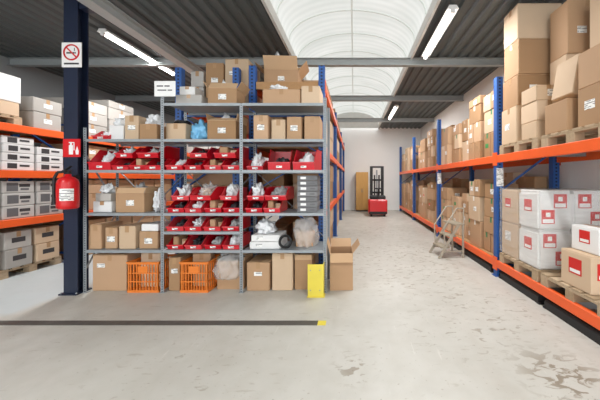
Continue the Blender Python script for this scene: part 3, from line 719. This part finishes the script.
# paper tags on uprights
for i,y in enumerate(RY[1:3]):
    o=MB().box(-.05,.05,-.002,0,-.13,.13).build('paper_tag','label',None,(2.115,y-.047,1.44)); tag(o,f"white paper tag on the {['nearest','second'][i]} blue upright of right rack",'paper')
# black bars added in place of the shade under the lower beam
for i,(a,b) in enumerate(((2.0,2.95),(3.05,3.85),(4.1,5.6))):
    t=thing('shade_bar',f"black bar added as shade under right rack beam, {near(i)} of three",'guard',(2.13,(a+b)/2,0),0,'black shade bars under the right rack')
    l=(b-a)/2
    MB().prism([(-.05,0),(.05,0),(.05,.08),(.03,.1),(-.03,.1),(-.05,.08)],-l,l,'y').build('shade_bar_body','black',t)
    for s in (-1,1): MB().box(-.055,.055,s*l-.02,s*l+.02,0,.02).build('shade_bar_end','black',t)
# ------------------------------------------------------------ step unit: treads climb towards the rack
t=thing('step_ladder','low beige grey metal step ladder with handrail, in aisle by right rack','ladder',(1.73,5.03,0),math.radians(8))
w=.195
for s in (-1,1):
    MB().bar((-.25,s*w,0),(.13,s*w,.60),.020,.046).build('stringer','ladder',t)
    MB().bar((.21,s*w,0),(.21,s*w,.60),.028,.028).build('rear_leg','ladder',t)
    MB().tube([(-.14,s*w,.175),(-.155,s*w,.54),(.085,s*w,.89),(.22,s*w,.89),(.22,s*w,.60)],.012).build('handrail','ladder',t)
    MB().bar((-.17,s*w,.12),(.21,s*w,.12),.02,.02).build('side_brace','ladder',t)
for i,z in enumerate((.20,.40)):
    x=-.25+.38*z/.60; MB().box(x-.07,x+.09,-w+.012,w-.012,z-.026,z,bev=.004).build('tread','tread',t)
MB().box(.03,.24,-w-.01,w+.01,.585,.615,bev=.005).build('platform','tread',t)
# ------------------------------------------------------------ stacker
t=thing('pallet_stacker','red electric stacker truck with black mast at aisle end','forklift',(PX(377.5,10.5),10.5,0))
MB().box(-.36,.36,-.25,.28,.08,.66,bev=.05).build('chassis','redp',t)
MB().box(-.30,.30,-.2,.22,.66,.80,bev=.03).build('battery_cover','black',t)
MB().box(-.34,.34,-.264,-.245,.10,.2).build('bumper','black',t)
for s in (-1,1):
    MB().box(s*.22-.055,s*.22+.055,.28,.40,.05,1.95).build('mast_rail','black',t)
    MB().cyl((s*.25-.04,-.12,.09),(s*.25+.04,-.12,.09),.09,16).build('wheel','black',t)
    MB().box(s*.2-.07,s*.2+.07,.42,1.45,.06,.11,bev=.01).build('fork','black',t)
    MB().box(s*.09-.03,s*.09+.03,.30,.38,.2,1.6).build('inner_mast_rail','dark',t)
for z in (.9,1.4,1.92): MB().box(-.22,.22,.3,.36,z-.035,z+.035).build('mast_crossbar','black',t)
MB().cyl((0,.33,.1),(0,.33,1.8),.03,10).build('lift_cylinder','steel',t)
MB().tube([(0,-.2,.76),(0,-.38,1.08)],.024).tube([(-.16,-.38,1.08),(.16,-.38,1.08)],.024).build('tiller','black',t)
# far cabinet
Yc=12.2
t=thing('tall_cabinet','tall honey wooden cabinet against the far wall','cabinet',(PX(362,Yc),Yc,0))
MB().box(-.27,.27,-.2,.3,.06,1.75,bev=.006).build('carcass','ply',t)
for s in (-1,1):
    d=MB().box(min(0,s*.265)+.003,max(0,s*.265)-.003,-.218,-.2,.09,1.72,bev=.003).build('door','ply',t)
    MB().cyl((s*.03,-.232,.85),(s*.03,-.232,1.0),.008,8).build('handle','alu',d)
MB().box(-.26,.26,-.18,.28,0,.06).build('plinth','dark',t)
# ------------------------------------------------------------ light fittings
def fitting(x,y0,y1,z,label):
    cy=(y0+y1)/2; l=(y1-y0)/2
    t=thing('fluorescent_light',label,'light',(x,cy,z),0,'fluorescent lights under the ceiling')
    MB().prism([(-.05,.09),(.05,.09),(.08,.04),(-.08,.04)],-l,l,'y').build('housing','white',t)
    MB().cyl((0,-l+.03,.02),(0,l-.03,.02),.024,12).build('tube','tube',t,smooth=True)
    for s in (-1,1): MB().box(-.03,.03,l-.03 if s>0 else -l,l if s>0 else -l+.03,-.01,.04).build('end_cap','white',t)
    for s in (-1,1): MB().cyl((0,s*l*.6,.09),(0,s*l*.6,ZC-z+.02),.005,6).build('hanger','steel',t)
    ld=bpy.data.lights.new('lamp','AREA'); ld.shape='RECTANGLE'; ld.size=.06; ld.size_y=2*l-.1; ld.energy=86; ld.color=(1,.995,.985)
    lo=bpy.data.objects.new('lamp',ld); C.objects.link(lo); lo.parent=t; lo.location=(0,0,-.012)
fitting(-3.94,4.22,5.9,3.68,'lit fluorescent strip light at left, near the blue column')
fitting(1.34,3.65,5.09,3.68,'lit fluorescent strip light right of skylight, nearest')
fitting(1.34,8.5,10.2,3.68,'lit fluorescent strip light right of skylight, farther down the aisle')
for i,(x,y) in enumerate(((-3.94,-.3),(1.34,-.3),(-3.94,9.2))):  # the pair behind the viewer is unseen, added for fill light
    fitting(x,y-.75,y+.75,3.68,['added unseen strip light for fill, at left behind the viewer','added unseen strip light for fill, at right behind the viewer','lit fluorescent strip light at left, deep behind the racks'][i])
# ------------------------------------------------------------ world, camera
w=bpy.data.worlds.new('World'); SC.world=w; w.use_nodes=True
bg=w.node_tree.nodes['Background']; bg.inputs[0].default_value=(.95,.975,1,1); bg.inputs[1].default_value=3.15
cam=bpy.data.cameras.new('Camera'); co=bpy.data.objects.new('Camera',cam); C.objects.link(co)
co.location=(0,0,H); co.rotation_euler=(math.pi/2,0,0); cam.sensor_width=36; cam.lens=F/600*36; cam.shift_x=-(VX-300)/600; cam.shift_y=-(200-VY)/600; cam.clip_start=.05
SC.camera=co
SC.view_settings.view_transform='Standard'; SC.view_settings.exposure=.12
